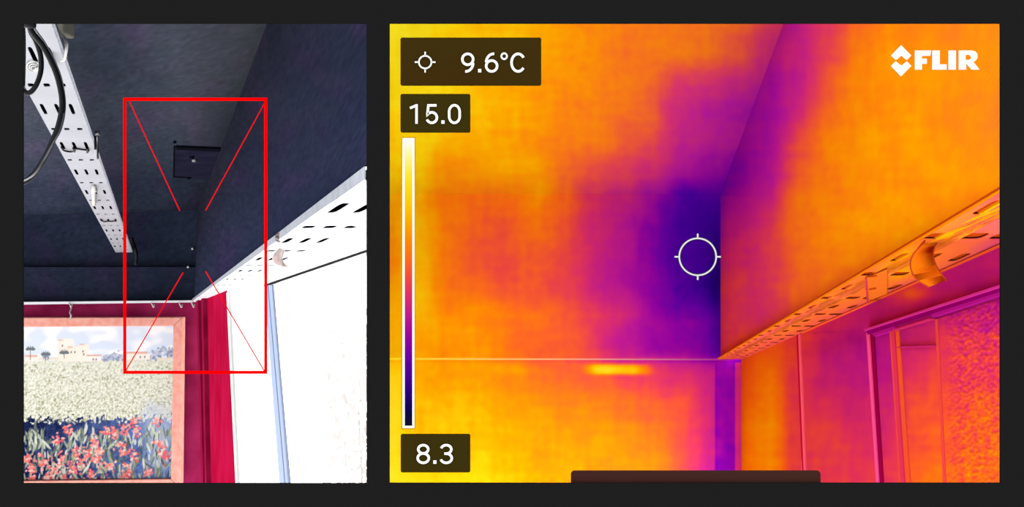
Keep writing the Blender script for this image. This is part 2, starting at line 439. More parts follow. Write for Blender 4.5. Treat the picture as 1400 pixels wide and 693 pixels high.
# small zinc strip along the inner edge of the tray
def strap(name, label, A, B, th, m): 
    o = ribbon(name, A, B, th, m); return tag(o, label, 'strap')
dS = 2.30
strap('packing_strap', 'curled pinkish strap hanging below the white cable tray',
      [P(391, 329, dS-.02), P(385, 336, dS-.10), P(375, 346, dS-.14), P(372.5, 354, dS-.14), P(377, 361, dS-.1), P(386, 365, dS-.04)],
      [P(392, 330, dS+.04), P(390, 340, dS-.04), P(387, 348, dS-.06), P(386, 355, dS-.06), P(389, 361, dS-.03), P(395, 364.5, dS)], Vector((.0008, 0, 0)), M_strap)
strap('packing_strap', 'small strap end poking over the grey lip of the white tray',
      [P(380.5, 317, 1.9), P(376, 322, 1.88), P(376.5, 328, 1.87), P(380, 332, 1.86)],
      [P(381.5, 317, 1.9), P(381, 322, 1.88), P(381, 328, 1.87), P(383.5, 331, 1.86)], Vector((.0008, 0, 0)), M_strap)

# --- ceiling cable tray on the left
def tl_pt(u, v):
    d = 1.25+(6.93-1.25)*v
    y = 458-113*6.93/d
    xl = 220+(158.5-220)*6.93/d; xr = 220+(180-220)*6.93/d
    a, b = P(xl, y, d), P(xr, y, d)
    return a*(1-u)+b*u
trL = empty('cable_tray', tl_pt(.5, .5)); tag(trL, 'white perforated cable tray crossing the navy ceiling under looping cables', 'cable tray')
rows = []; L = 6.93-1.25; d = 1.68; k = 0
rows.append((0, (1.68-1.25)/L, 0, 0))
while d+.245 < 6.9:
    if k % 2 == 1: rows.append(((d-1.25)/L, (d+.245-1.25)/L, (.045), .24*.245/L))
    else: rows.append(((d-1.25)/L, (d+.245-1.25)/L, (.068), .065*.245/L))
    d += .245; k += 1
    if 2.9 < d < 3.0 : pass
rows.append(((d-1.25)/L, 1, 0, 0))
me = tray_mesh('tray_base', tl_pt, [.13, .46, .79], rows, Vector((0, 0, .0015)))
for v in me.vertices: v.co -= trL.location
M_tray2 = mat('pale_steel', (226, 230, 240), k=1.75, rough=.5, spec=.2, vary=.06, scale=7)
link('tray_base', me, M_tray2, trL)
for u in (0, 1):
    a, c = tl_pt(u, 0), tl_pt(u, 1)
    sgn = .0 if u else 0
    prism('tray_lip', [a, c, c+Vector((0, 0, .022)), a+Vector((0, 0, .022))], Vector((.0015 if u else -.0015, 0, 0)), M_lip, trL)
a, c = tl_pt(1, 0), tl_pt(1, 1)
prism('rolled_edge', [a, c, c+Vector((.006, 0, .002)), a+Vector((.005, 0, .002))], Vector((0, 0, .002)), M_lip, trL)
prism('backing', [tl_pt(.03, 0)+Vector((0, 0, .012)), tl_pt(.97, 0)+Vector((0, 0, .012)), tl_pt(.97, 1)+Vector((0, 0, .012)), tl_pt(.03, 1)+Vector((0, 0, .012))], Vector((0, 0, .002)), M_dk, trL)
def on_tray(px, py, lift=.004):
    d = 113*6.93/(458-py); return P(px, py, d)-Vector((0, 0, lift))
# two linked black couplers under the tray
for (pts, lab) in (([(84, 199), (87, 203), (95, 205), (101, 204), (100, 200)], 'black looped wire clip under the tray, left of the pair'),
                   ([(102, 205), (104, 201), (113, 202), (121, 203), (119, 206), (120, 201)], 'black looped wire clip under the tray, right of the pair')):
    tag(tube('wire_clip', [on_tray(x, y) for x, y in pts], .0022, M_black), lab, 'clip')
tag(tube('wire_clip', [on_tray(x, y) for x, y in [(138, 299), (142, 301.5), (148, 301), (153, 301), (159, 300.5)]], .0025, M_black), 'thin dark wire clip near the far end of the white tray', 'clip')
tg = tag(tube('cable_tie', [on_tray(128, 252, .006), on_tray(128, 262, .008), on_tray(128.5, 277, .006)], .006, M_whitec), 'short white tie hanging along the middle of the ceiling tray', 'cable tie')
tube('tie_head', [on_tray(125, 256, .008), on_tray(132, 256, .008)], .007, M_whitec, tg, sub=2)
co = empty('cable_coil', on_tray(46, 88)); tag(co, 'small white coiled cable lying against the left ceiling tray', 'cable')
for r_, dy in ((9, 0), (6, 1), (3.5, 2)):
    tube('loop', [on_tray(46+r_*math.cos(a), 88+dy+r_*.75*math.sin(a), .003) for a in [k*math.pi/6 for k in range(12)]], .0011, M_whitec, co, sub=3)
# hanger bolt at the tray edge
hb = empty('hanger_bolt', P(133, 200, 2.9)); tag(hb, 'small zinc hanger bolt standing at the edge of the ceiling tray', 'bolt')
tube('rod', [P(133, 183, 2.9), P(133.5, 200, 2.9), P(133.5, 217, 2.86)], .0022, M_metal, hb, sub=3)
tube('nut', [P(130.5, 182, 2.9), P(136, 182, 2.9)], .0055, M_metal, hb, n=6, sub=2)
tube('sleeve', [P(130.5, 187, 2.91), P(130.5, 204, 2.9)], .003, M_black, hb, sub=3)
tag(tube('hanging_cable', [P(180, 325, 6.8), P(183, 335, 6.8), P(186.5, 348, 6.8), P(185.5, 362, 6.8)], .009, M_black), 'short black cable drooping from the far end of the ceiling tray', 'cable')
# looping cables
tag(tube('looped_cable', [P(x, y, 1.55) for x, y in [(36, 12), (42, 40), (58, 62), (72, 88), (81, 114), (85, 142), (81, 168), (73, 190)]]+[P(62, 214, 1.55), P(48, 236, 1.55), P(36, 247, 1.55), P(22, 252, 1.55)], .0034, M_black), 'thick black cable in a wide loop in front of the ceiling tray', 'cable', None)
tag(tube('looped_cable', [P(x, y, 1.6) for x, y in [(38, 8), (41, 40), (49, 56), (55.5, 76), (56, 96), (51, 113), (44, 124), (37, 127), (28, 122)]], .0031, M_black), 'smaller black cable loop beside the picture edge', 'cable')
tag(tube('cable_and_highlight', [P(x, y, 1.58) for x, y in [(33, 10), (47, 38), (61, 58), (74, 82), (84, 108), (89, 142)]]+[P(84, 174, 1.5), P(72, 197, 1.48), P(61, 217, 1.48), P(46, 239, 1.48), P(22, 252, 1.56)], .0011, mat('cable_highlight_grey', (128, 130, 138), k=1.6, rough=.5, spec=.2)), 'thin grey strand added as the highlight along the thick black loop', 'cable')  # grey strand stands in for the highlight on the thick black cable
tag(tube('cable_and_highlight', [P(x, y, 1.62) for x, y in [(30, 6), (33.5, 45), (33.8, 80), (33, 118)]], .0013, M_black), 'thin dark cable hanging straight at the left edge', 'cable')
gl = tag(tube('cable_gland', [P(30, 33, 1.52), P(48, 34, 1.52)], .0042, M_black, sub=2), 'black cable gland bundling the cables at the top corner', 'cable gland')
tag(tube('cable_clamp', [on_tray(69, 71, .006), on_tray(70, 77, .01), on_tray(73.5, 87, .006)], .0042, M_black), 'black cable clamp on the tray beside the thick cable loop', 'clamp')
# junction box and white cable coil beside the tray
jb = empty('junction_box', P(82, 28, 2.1)); tag(jb, 'cream junction box beside the top of the ceiling tray', 'junction box')
prism('body', rectpts(62, 6, 88, 46, 2.1), Vector((0, .05, 0)), M_cream, jb, bevel=.003)
prism('cover', rectpts(66, 8, 86.5, 42, 2.094), Vector((0, .005, 0)), M_cream, jb, bevel=.002)
wc = empty('white_cable_coil', P(84, 62, 2.04)); tag(wc, 'white cable coil hanging beside the cream junction box', 'cable')
for k in range(4):
    tube('strand', [P(74, 38+k*1.5, 2.06), P(82+k*.9, 44+k, 2.04), P(88+k*1.2, 56, 2.02), P(89.5+k*.8, 68, 2.02), P(88+k*.3, 79+k, 2.03), P(83, 84, 2.04)], .0012, M_whitec, wc)
# access hatch in the ceiling
CP = plane(ec, A0, ralong(A0, 2))
def chit(x, y, down=.0): return hit(x, y, CP)-Vector((0, 0, down))
ah = empty('access_hatch', chit(270, 220)); tag(ah, 'dark access hatch screwed to the navy ceiling inside the red outline', 'hatch')
prism('panel', [chit(238, 199, .006), chit(308, 202, .006), chit(286, 243, .006), chit(237, 240, .006)], Vector((0, 0, .005)), M_hatch, ah)
prism('hinge_strip', [chit(241, 198.4, .008), chit(309, 201.2, .008), chit(308, 204.6, .008), chit(241, 201.6, .008)], Vector((0, 0, .008)), M_edge, ah)
prism('edge_strip', [chit(237.2, 199, .008), chit(239.2, 199, .008), chit(238.4, 240, .008), chit(236.4, 240, .008)], Vector((0, 0, .008)), M_edge, ah)
prism('edge_strip', [chit(237, 238.6, .008), chit(262, 240, .008), chit(262, 241.2, .008), chit(237, 240.2, .008)], Vector((0, 0, .008)), M_edge, ah)
for x, y in ((262, 211), (258, 240), (266, 216)):
    tube('latch', [chit(x, y, .0), chit(x, y, .014)], .009, M_edge if y != 216 else M_metal, ah, sub=2)
tag(tube('screw', [chit(239, 192.5, 0), chit(239, 192.5, .008)], .005, M_edge, sub=2), 'dark screw head in the ceiling above the hatch corner', 'screw')
# small white fixings near the corner
for x, y, lab in ((263, 340, 'tiny white fixing on the navy wall near the corner'), (257, 365, 'tiny white fixing on the fascia board near the corner')):
    tag(tube('fixing', [P(x, y, D0-.10), P(x, y, D0-.0)], .006, M_whitec, sub=2), lab, 'screw')

# --- picture rail, hooks and the painting
rail = empty('picture_rail', P(120, 415, D0-.10)); tag(rail, 'thin white picture rail along the top of the crimson wall', 'rail')
prism('rail', [P(-330, 416.5, D0-.12), P(263, 410.5, D0-.12), P(263, 413.4, D0-.12), P(-330, 421, D0-.12)], Vector((0, .13, 0)), mat('white_rail', (238, 238, 244), k=1.0), rail)
for x in (96.5, 209, 247, 264):
    tube('hook', [P(x-2, 414, D0-.13), P(x, 418, D0-.14), P(x+1, 420, D0-.14), P(x+2, 416, D0-.13)], .0035, M_whitec, rail, sub=4)
ch = tag(tube('hanging_chain', [P(96, 417, D0-.14), P(97.2, 422, D0-.14), P(95.5, 427, D0-.15), P(97, 431, D0-.15), P(96, 436, D0-.12)], .004, mat('zinc_chain', (196, 190, 196), k=1.2)), 'short zinc chain holding the landscape painting', 'chain')
pd = D0-.08
pic = empty('framed_painting', P(100, 555, pd)); tag(pic, 'landscape painting of a villa and coral flowers in a pink wooden frame', 'painting')
def bar(pts, nm='frame_side'): return prism(nm, [P(x, y, pd-.03) for x, y in pts], Vector((0, .07, 0)), M_pink, pic, bevel=.004)
bar([(-60, 434.5), (249, 433.8), (236.8, 445.6), (-48, 447.3)])
bar([(249, 433.8), (246.4, 668), (233.6, 655), (236.8, 445.6)])
bar([(246.4, 668), (-60, 674), (-48, 659), (233.6, 655)])
bar([(-60, 674), (-60, 434.5), (-48, 447.3), (-48, 659)])
prism('slip', [P(x, y, pd-.008) for x, y in ((-48, 657.4), (234, 653.6), (234, 656), (-48, 659.6))], Vector((0, .02, 0)), mat('dark_slip', (95, 60, 55), k=1.2), pic)

# the canvas is flat paint: one colour per vertex of a fine mesh
rp = random.Random(11)
blobs = []
def add_blobs(n, x0, x1, yfun, r0, r1, cols, asp=(1, 1)):
    for _ in range(n):
        x = rp.uniform(x0, x1); blobs.append((x, yfun(x), rp.uniform(r0, r1), rp.uniform(*asp), rp.uniform(-.8, .8), rp.choice(cols)))
cells = {}
def paint_fn():
    W_, H_ = 284, 212; X0, Y0 = -48.0, 446.0; sx = (236-X0)/W_; 
    img = [[None]*(W_+1) for _ in range(H_+1)]
    for j in range(H_+1):
        for i in range(W_+1):
            x = X0+i*sx; y = Y0+j*(656-446)/H_
            n1 = vnoise(x*.05, y*.09, 1); n2 = vnoise(x*.35, y*.35, 2); n3 = vnoise(x*.16, y*.16, 3); n4 = vnoise(x*.7, y*.7, 5)
            if y < 493+n3:                                # sky
                t = max(0, min(1, (n1+.15)*2.2)); c = [226+29*t, 236+19*t, 252+3*t]
            elif y < 572+10*n3+6*n2:                      # pale shrubs
                t = n2*.9+n4*.8; dk = max(0, min(1, (y-500)/75)); base = (244, 244, 230)
                m_ = max(0, min(1, .5-t*1.5)); c = [a-(a-b)*m_*(.30+.30*dk) for a, b in zip(base, (128, 134, 98))]
            else:                                         # deep blue shade
                t = max(0, min(1, (x-40)/190+.25*n1+.3*n3)); c = [18+75*t, 26+92*t, 66+110*t]
                m_ = max(0, n4*1.2); c = [a+50*m_ for a in c]
            img[j][i] = c
    def dab(cx, cy, rx, ry, ang, c, al=1.0):
        ca, sa = math.cos(ang), math.sin(ang); R = max(rx, ry)
        for j in range(max(0, int((cy-R-Y0))-1), min(H_, int(cy+R-Y0)+2)+1):
            for i in range(max(0, int((cx-R-X0)/sx)-1), min(W_, int((cx+R-X0)/sx)+2)+1):
                x = X0+i*sx-cx; y = Y0+j*(656-446)/H_-cy
                u = (x*ca+y*sa)/rx; v = (-x*sa+y*ca)/ry; q = u*u+v*v
                if q < 1.3:
                    f = al*max(0, min(1, (1.3-q)/.6)); img[j][i] = [a*(1-f)+b*f for a, b in zip(img[j][i], c)]
    def box(x0, y0, x1, y1, c):
        for j in range(H_+1):
            y = Y0+j*(656-446)/H_
            if y < y0 or y > y1: continue
            for i in range(W_+1):
                x = X0+i*sx
                if x0 <= x <= x1: img[j][i] = [a+4*vnoise(x*.3, y*.3, 9) for a in c]
    # far trees, villa, palms
    for x in range(-48, 237, 5): dab(x, 491+rp.uniform(-1, 1), 5, 2.2, 0, (238, 226, 206), .8)
    for (x, y, r) in ((150, 489, 6), (158, 487, 7), (166, 489, 6), (143, 490, 5), (62, 487, 5), (212, 484, 9), (222, 480, 10), (231, 484, 9), (206, 489, 7), (236, 478, 9)):
        for _ in range(26): dab(x+rp.gauss(0, r*.5), y+rp.gauss(0, r*.35), rp.uniform(1, 2.4), rp.uniform(1, 2), rp.uniform(0, 3), rp.choice(((150, 162, 190), (184, 192, 212), (128, 142, 172), (206, 210, 222))), .8)
    box(79, 465, 93, 494, (252, 240, 224)); box(83, 463, 99, 475, (255, 246, 234)); box(92, 474, 120, 494, (253, 242, 226)); box(106, 471, 120, 494, (255, 245, 230))
    box(92, 473, 98, 476, (240, 206, 190)); box(108, 470, 114, 472, (240, 200, 186)); box(79, 464, 85, 466, (232, 210, 190))
    box(120, 487, 136, 494, (255, 246, 238)); box(118, 485.5, 137, 487.5, (236, 176, 158)); box(34, 485, 50, 488, (236, 186, 170)); box(34, 488, 52, 494, (252, 240, 230)); box(170, 481, 200, 484, (236, 184, 168)); box(172, 484, 203, 492, (255, 243, 232)); box(-40, 484, 20, 493, (252, 240, 228))
    for (x, y) in ((84, 471), (96, 480), (101, 480), (112, 479), (86, 482), (126, 490), (130, 490), (181, 487), (190, 487), (196, 487), (113, 483)): box(x, y, x+1.8, y+3, (150, 138, 138))
    for (x, y, h) in ((41, 477, 15), (62, 484, 9), (87, 482, 8)):
        box(x-.6, y, x+.6, y+h, (140, 120, 104))
        for k in range(9):
            a = math.pi*k/8; dab(x+3.5*math.cos(a), y-2*math.sin(a)+1, 3.6, .9, math.atan2(-math.sin(a)*.6, math.cos(a)), (112, 124, 128))
    # pale leaf flecks
    for _ in range(1500):
        x = rp.uniform(-48, 236); y = rp.uniform(497, 578); dab(x, y, rp.uniform(1, 2.6), rp.uniform(.6, 1.3), rp.uniform(-1.5, 1.5), rp.choice(((250, 250, 238), (228, 228, 204), (188, 190, 156), (150, 154, 118), (244, 240, 226))), .75)
    # soft violet glare at the lower right of the canvas
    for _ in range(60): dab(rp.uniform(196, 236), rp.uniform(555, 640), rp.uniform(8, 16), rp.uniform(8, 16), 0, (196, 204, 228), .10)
    # stalks, leaves and coral flower heads
    for _ in range(520):
        x = rp.uniform(-48, 236); top = 600-28*vnoise(x*.03, 4, 1)-.06*(x-80); y = rp.uniform(top-6, 656)
        dab(x, y, rp.uniform(4, 10), rp.uniform(.8, 1.8), math.pi/2+rp.gauss(0, .35), rp.choice(((152, 160, 136), (196, 202, 180), (110, 122, 104), (74, 86, 88), (222, 226, 208), (168, 174, 140))), .85)
    heads = [(92, 587), (78, 600), (146, 588), (171, 586), (181, 578), (214, 577), (156, 592), (187, 589), (131, 605), (120, 620), (132, 628), (112, 632), (100, 640), (76, 640), (60, 630), (82, 628), (66, 650), (92, 652), (124, 648), (136, 616), (164, 607), (169, 618), (184, 622), (175, 640), (222, 616), (226, 624), (216, 606), (203, 646), (170, 653), (42, 640), (46, 655), (38, 625), (106, 616), (150, 636), (5, 600), (-20, 612), (15, 630), (-35, 640)]
    for (x, y) in heads:
        for _ in range(15): dab(x+rp.gauss(0, 3.6), y+rp.gauss(0, 3.8), rp.uniform(1.4, 3.3), rp.uniform(1, 2), rp.uniform(0, 3), rp.choice(((246, 140, 130), (252, 172, 160), (238, 112, 108), (255, 204, 192), (226, 96, 98))), .9)
    for _ in range(110):
        x = rp.uniform(-48, 150); y = rp.uniform(618, 656); dab(x, y, rp.uniform(1, 2.4), rp.uniform(1, 2), 0, rp.choice(((240, 126, 120), (252, 172, 160), (226, 96, 98))), .8)
    return img, W_, H_
img, PW, PH = paint_fn()
def canvas_col(p, u, v):
    c = img[int(round((1-v)*PH))][int(round(u*PW))]
    return [min(.97, x/(1.02*KG)) for x in lin([max(0, min(255, q)) for q in c])]
cv = patch('canvas', P(-48, 658, pd), P(236, 656, pd), P(238, 445, pd), P(-48, 446, pd), PW, PH, Vector((0, .02, 0)), M_paintc, canvas_col)
cv.parent = pic; cv.location = -pic.location

# --- red outline standing in the left opening
RB = BD-.004
def px_rect(x0, y0, x1, y1, d): return rectpts(x0, y0, x1, y1, d)
rf = empty('red_outline', P(266, 322, RB)); tag(rf, 'thin red rectangle with four corner lines over the ceiling corner', 'frame')
TH = Vector((0, .0015, 0))
for r_ in ((168.4, 133.6, 365, 137.6), (168.4, 507, 365, 511), (168.4, 137.6, 172, 507), (361.2, 137.6, 365, 507)):
    prism('outline_bar', px_rect(*r_, RB), TH, M_red, rf)
M_red2 = mat('thin_red_line', (238, 14, 14), k=1.5)
for (x0, y0, x1, y1) in ((176, 137, 245.5, 288), (361.5, 141, 281, 287.5), (171.5, 507, 250, 372.5), (361.5, 508, 281, 371)):
    a, b = Vector((x0, y0)), Vector((x1, y1)); n_ = (b-a).normalized(); n_ = Vector((-n_.y, n_.x))*.5
    prism('corner_line', [P(*(a+n_), RB), P(*(b+n_), RB), P(*(b-n_), RB), P(*(a-n_), RB)], TH, M_red2, rf)

# ============================================================ RIGHT ROOM in false colour
R0 = 6.0; VX, VY = 879.0, 551.0
def TP(A, B, d): return P(VX+A/d, VY-B/d, d)        # point at cross-section (A, B) of the thermal room, distance d
BIGR = 22.0
def dist(p): return p.y
def t_ceiling(p, u, v):
    x, y = pix(p); t = T_LEFT(x, y)
    return heat(t+mottle(p), K_CEIL)
def cl(d): return P(524, VY-1716/d, d)
c_r, c_l = TP(636, 1716, R0), cl(R0)
o = patch('ceiling', c_l, c_r, TP(636, 1716, 1.2), cl(1.2), 230, 260, Vector((0, 0, .04)), heatmat, t_ceiling)
struct(o, 'false-colour ceiling shading from yellow to purple at the corner')
def t_back(p, u, v):
    x, y = pix(p); t = T_LEFT(x, y)
    if y < 490:
        # cold damp block in the corner with crisp sides
        f = 1/(1+math.exp(-(x-903)/4))/(1+math.exp(-(y-268)/4))/(1+math.exp((y-424)/6)); t = t*(1-f)+min(t, .25)*f
        if x > 968: t -= .045/(1+math.exp(-(y-335)/12))/(1+math.exp(-(x-972)/2.5))
    t += .31*gauss(x, y, 845, 505, 41, 7, 4)+.06*gauss(x, y, 700, 505, 35, 8)
    if 488.5 < y < 492.5: t += .035
    if 492.5 < y < 495.5: t -= .03
    if y > 496 and x > 978:
        t = .44 if x > 1006 else (.31+.03*vnoise(x*.1, y*.04))
    return heat(t+mottle(p), K_BACK)
o = patch('wall_back', P(524, 1000, R0), P(1020, 1000, R0), P(1020, 264, R0), P(524, 264, R0), 250, 240, Vector((0, .05, 0)), heatmat, t_back)
struct(o, 'false-colour back wall with a cold violet patch in the corner')
def t_wr(p, u, v):
    x, y = pix(p); t = T_UP(x, y)
    if x < 1040 and y > 268: t += .05*max(0, (1040-x)/50)
    return heat(t+mottle(p), K_UP)
# upper side wall: dense towards the opening where it shows largest
def split_wall(name, A, Bt, Bb, ds, nu, nv, fn, th, label):
    for a, b in zip(ds, ds[1:]):
        o = patch(name, TP(A, Bb, a), TP(A, Bb, b), TP(A, Bt, b), TP(A, Bt, a), nu, nv, th, heatmat, fn); struct(o, label)
split_wall('wall_right', 636, 1716, 357, (6.0, 1.18), 330, 150, t_wr, Vector((.03, 0, 0)), 'false-colour upper side wall, evenly orange away from the corner')

# party wall between the two rooms: warm yellow on the thermal side, white on the other
o = patch('wall_left', P(524, 1000, R0), P(524, 1000*1.12/R0+346*(1-1.12/R0)+0, 1.12), P(524, -200, 1.12), P(524, VY-1716/R0, R0), 60, 60, Vector((-.0005, 0, 0)), heatmat, lambda p, u, v: heat(.8+mottle(p), KT))
struct(o, 'false-colour yellow party wall')
q = [P(523, 1000, 6.4), P(521.5, 346, 1.12), P(521.5, -200, 1.12), P(523, 200, 6.4)]; q[1].z = q[0].z
o = prism('wall_left', q, Vector((-.001, 0, 0)), M_wallw); struct(o, 'white outer face of the party wall')

# lower side wall: x = 879 + 808/d, below the tray
TW = plane(TP(808, 0, 6), TP(808, 0, 2), TP(808, 300, 2)); twn = TW[1] if TW[1].x > 0 else -TW[1]
def t_low(dt=0.0, amp=1.0, leafy=False):
    def f(p, u, v):
        x, y = pix(p); t = T_LOW(x, y)
        if x < 1076 and y > 500:
            k = max(0, min(1, (x-1003)/10)); t = t*k+.50*(1-k)
        k = max(0, 1-abs(x-1084)/16); t = t*(1-k)+min(t, .48)*k
        t += .12*gauss(x, y, 1247, 402, 20, 12)
        t += dt+.02+mottle(p, 0, amp)
        if leafy:
            m_ = max(0, min(1, (x-1285)/30))
            t += m_*(.075*vnoise(x*.22, y*.22, 3)+.06*vnoise(x*.11, y*.13, 8)-.03)
        return heat(t, K_LOW)
    return f
def tquad(name, pts, nu, nv, th, fn, out=0.0, parent=None, bumpf=None):
    q = [hit(x, y, TW)-twn*out for x, y in pts]
    o = patch(name, q[0], q[1], q[2], q[3], nu, nv, twn*min(th, .004), heatmat, fn, bumpf=bumpf, parent=parent)
    if parent: o.location = -parent.location
    return o
def tll(x): return 551-357*(x-879)/808.0
o = tquad('wall_right', [(1013.5, 700), (1096, 700), (1094, tll(1094)-3), (1013.5, tll(1013.5)-3)], 60, 110, .03, t_low()); struct(o, 'warm orange strip of lower side wall beside the cold corner')
o = tquad('wall_right', [(1102, 700), (1208, 700), (1190, 452), (1093, 455)], 80, 100, .03, t_low(), out=.0); struct(o, 'magenta side wall panel left of the thermal window')
o = tquad('wall_right', [(1093, 456), (1190, 452.5), (1400, 384), (1400, tll(1400)-4)], 120, 60, .03, t_low()); struct(o, 'magenta band of wall between the tray and the thermal window head')
def tstrip(name, pts, th, t, out, parent=None):
    q = [hit(x, y, TW)-twn*out for x, y in pts]
    return prism(name, q, twn*(out+.002), mat(name+'_heat', t, k=.62) if isinstance(t, tuple) else hm(name+'_heat', t, K_LOW), parent)
o = tstrip('trim_5', [(1089.6, 457), (1093, 456.5), (1103, 700), (1099.6, 700)], .01, (186, 14, 62), .002); struct(o, 'dark red moulding edge')
o = tstrip('trim_6', [(1093, 456.5), (1095.6, 456), (1105.5, 700), (1103, 700)], .012, (250, 96, 130), .004); struct(o, 'bright pink moulding edge')
tw = empty('window_2', hit(1260, 560, TW)); struct(tw, 'thermal view of the window with a purple head and pink frame')
tstrip('window_frame', [(1187.5, 451), (1191.5, 452), (1207.5, 700), (1204, 700)], .03, (240, 80, 160), .005, tw)
tstrip('frame_groove', [(1191.5, 452), (1195.5, 453), (1211.5, 700), (1207.5, 700)], .03, (150, 0, 72), .003, tw)
tstrip('window_head', [(1190, 450), (1400, 383), (1400, 386.5), (1190, 452.5)], .03, (206, 48, 156), .012, tw)
tstrip('window_head', [(1190, 452.4), (1400, 386.5), (1400, 391), (1192, 457)], .03, (142, 0, 112), .009, tw)
tstrip('window_head', [(1196, 456), (1400, 391), (1400, 395), (1200, 460)], .03, (176, 22, 146), .007, tw)
tquad('reveal', [(1211.5, 700), (1237, 700), (1222, 452), (1195.5, 457)], 30, 90, .02, t_low(-.02), parent=tw)
tquad('reveal', [(1200, 460), (1222, 455), (1400, 402), (1400, 395)], 70, 10, .02, t_low(-.02), parent=tw)
tstrip('sash', [(1219, 452.5), (1222.5, 451.5), (1239, 700), (1235.5, 700)], .02, .52, .004, tw)
tstrip('sash', [(1222.5, 451.5), (1227, 450.5), (1244, 700), (1239, 700)], .02, .47, .006, tw)
tstrip('sash', [(1227, 450.5), (1232, 449.3), (1250, 700), (1244, 700)], .02, .54, .004, tw)
tstrip('sash_head', [(1229, 450), (1280, 434.8), (1280, 437), (1229, 452.4)], .02, .44, .010, tw)
def leafb(p, u, v):
    x, y = pix(p); m_ = max(0, min(1, (x-1285)/30)); return m_*.0015*vnoise(x*.22, y*.22, 3)
tquad('pane', [(1250, 700), (1412, 700), (1412, 396), (1232, 452)], 170, 170, .01, t_low(.0, 1.2, True), out=.002, parent=tw, bumpf=leafb)
tstrip('glazing_bar', [(1281, 437), (1284.5, 436), (1298, 700), (1294, 700)], .012, .51, .003, tw)
tstrip('glazing_bar', [(1233, 474), (1283, 472), (1283, 473.6), (1233, 475.6)], .01, .42, .008, tw)

# thermal cable tray
M_tt = mat('warm_tray', (255, 255, 255)); M_tt = hm('tray_heat', .585); M_tl = hm('tray_lip_heat', .66, ks(.6, .6, .5)); M_tb = mat('slot_heat', (176, 62, 14), k=.65); M_te = hm('tray_edge_heat', .57)
trT, ptT = tray_r('cable_tray', 'orange perforated cable tray in the thermal view above the purple window head', VX, 605, VX, 808, VY, 357, 1.15, 5.95, .2287, [.13, .5, .84], .004, M_tt, M_tl, .0012, start=1.794, hub=.06, hvb=.22, hut=.13, hvt=.13)
# per-vertex heat on the tray base
base = [c_ for c_ in trT.children if c_.name.startswith('tray_base')][0]
def recolour(o, parent, fn):
    me = o.data; at = me.color_attributes.new('paint', 'FLOAT_COLOR', 'POINT'); buf = []
    for v in me.vertices: buf += [*fn(v.co+o.location+(parent.location if parent else Vector())), 1]
    at.data.foreach_set('color', buf); me.materials.clear(); me.materials.append(heatmat)
def t_tray(p):
    x, y = pix(p); t = .57-.05*max(0, min(1, (x-1300)/60))+.04*vnoise(x*.05, y*.05)
    t += .10*gauss(x, y, 1235, 366, 22, 16)+.05*gauss(x, y, 1235, 345, 22, 12)
    t -= .05*max(0, (y-tll(x)+14)/14) if y > tll(x)-14 else 0
    return heat(t+.015, ks(.72, .58, .30))
recolour(base, trT, t_tray)
tray_backing(trT, ptT, M_tb, Vector((0, 0, .003)), v0=.0, v1=1, u0=-.01, u1=1.08)
# raised outlines and the joint plate of the thermal tray
def ttray(x, y): 
    d = 357/(VY-y); return P(x, y, d)-Vector((0, 0, .0015))
prism('inner_edge', [ttray(1096, tll(1096)-2.2), ttray(1368, tll(1368)-3.5), ttray(1420, tll(1420)-3.5), ttray(1420, tll(1420)), ttray(1368, tll(1368)), ttray(1096, tll(1096))], Vector((0, 0, -.001)), hm('inner_edge_heat', .55, KT*.62), trT)
prism('joint_plate', [ttray(1183, 378.5), ttray(1213, 366), ttray(1213, 400), ttray(1185, 411)], Vector((0, 0, -.0008)), hm('joint_heat', .59, ks(.75, .6, .4)), trT)
prism('joint_seam', [ttray(1183, 378.5), ttray(1185, 378), ttray(1187.5, 411), ttray(1185, 411.5)], Vector((0, 0, -.002)), hm('seam_heat', .47, KT*.75), trT)
for x0, x1, y in ((1188, 1199, 375), (1188, 1198, 392.5), (1189, 1204, 408)):
    prism('joint_slot', [ttray(x0, y), ttray(x1, y-1.6), ttray(x1, y+.4), ttray(x0, y+2)], Vector((0, 0, -.0015)), M_tb, trT)
st = ribbon('packing_strap', [P(1272, 322, 1.66), P(1258, 336, 1.62), P(1247, 352, 1.60), P(1246, 368, 1.60), P(1254, 382, 1.61), P(1270, 392, 1.64)],
            [P(1300, 318, 1.72), P(1282, 331, 1.66), P(1276, 345, 1.65), P(1279, 361, 1.65), P(1287, 374, 1.65), P(1294, 383, 1.67)], Vector((.001, .001, 0)), hm('strap_heat', .63, ks(.55, .5, .4)))
tag(st, 'curled strap on the thermal cable tray, glowing light orange', 'strap')
for nm, pts in (('strap_edge', [(1272, 322), (1258, 336), (1246.5, 352), (1245.5, 368), (1254, 382.5), (1270, 392.5)]), ('strap_edge', [(1300, 318), (1282, 331), (1276, 345), (1279, 361), (1287, 374), (1294, 383)])):
    e = tube(nm, [P(x, y, 1.59 if x < 1275 and y > 325 and pts[0][0] < 1280 else 1.63) for x, y in pts], .0009, hm('strap_edge_heat', .545, KT*1.2)); 
    e.parent = st; e.location = e.location-st.location
# thermal back rail
tr = prism('picture_rail', [P(526, 489.5, R0-.05), P(1004, 490.7, R0-.05), P(1004, 492.4, R0-.05), P(526, 491.2, R0-.05)], Vector((0, .004, 0)), heatmat)
recolour(tr, None, lambda p: heat(T_LEFT(*pix(p))+.03, ks(.42, .36, .3))); tag(tr, 'faint pale rail along the thermal back wall above the yellow streak', 'rail')

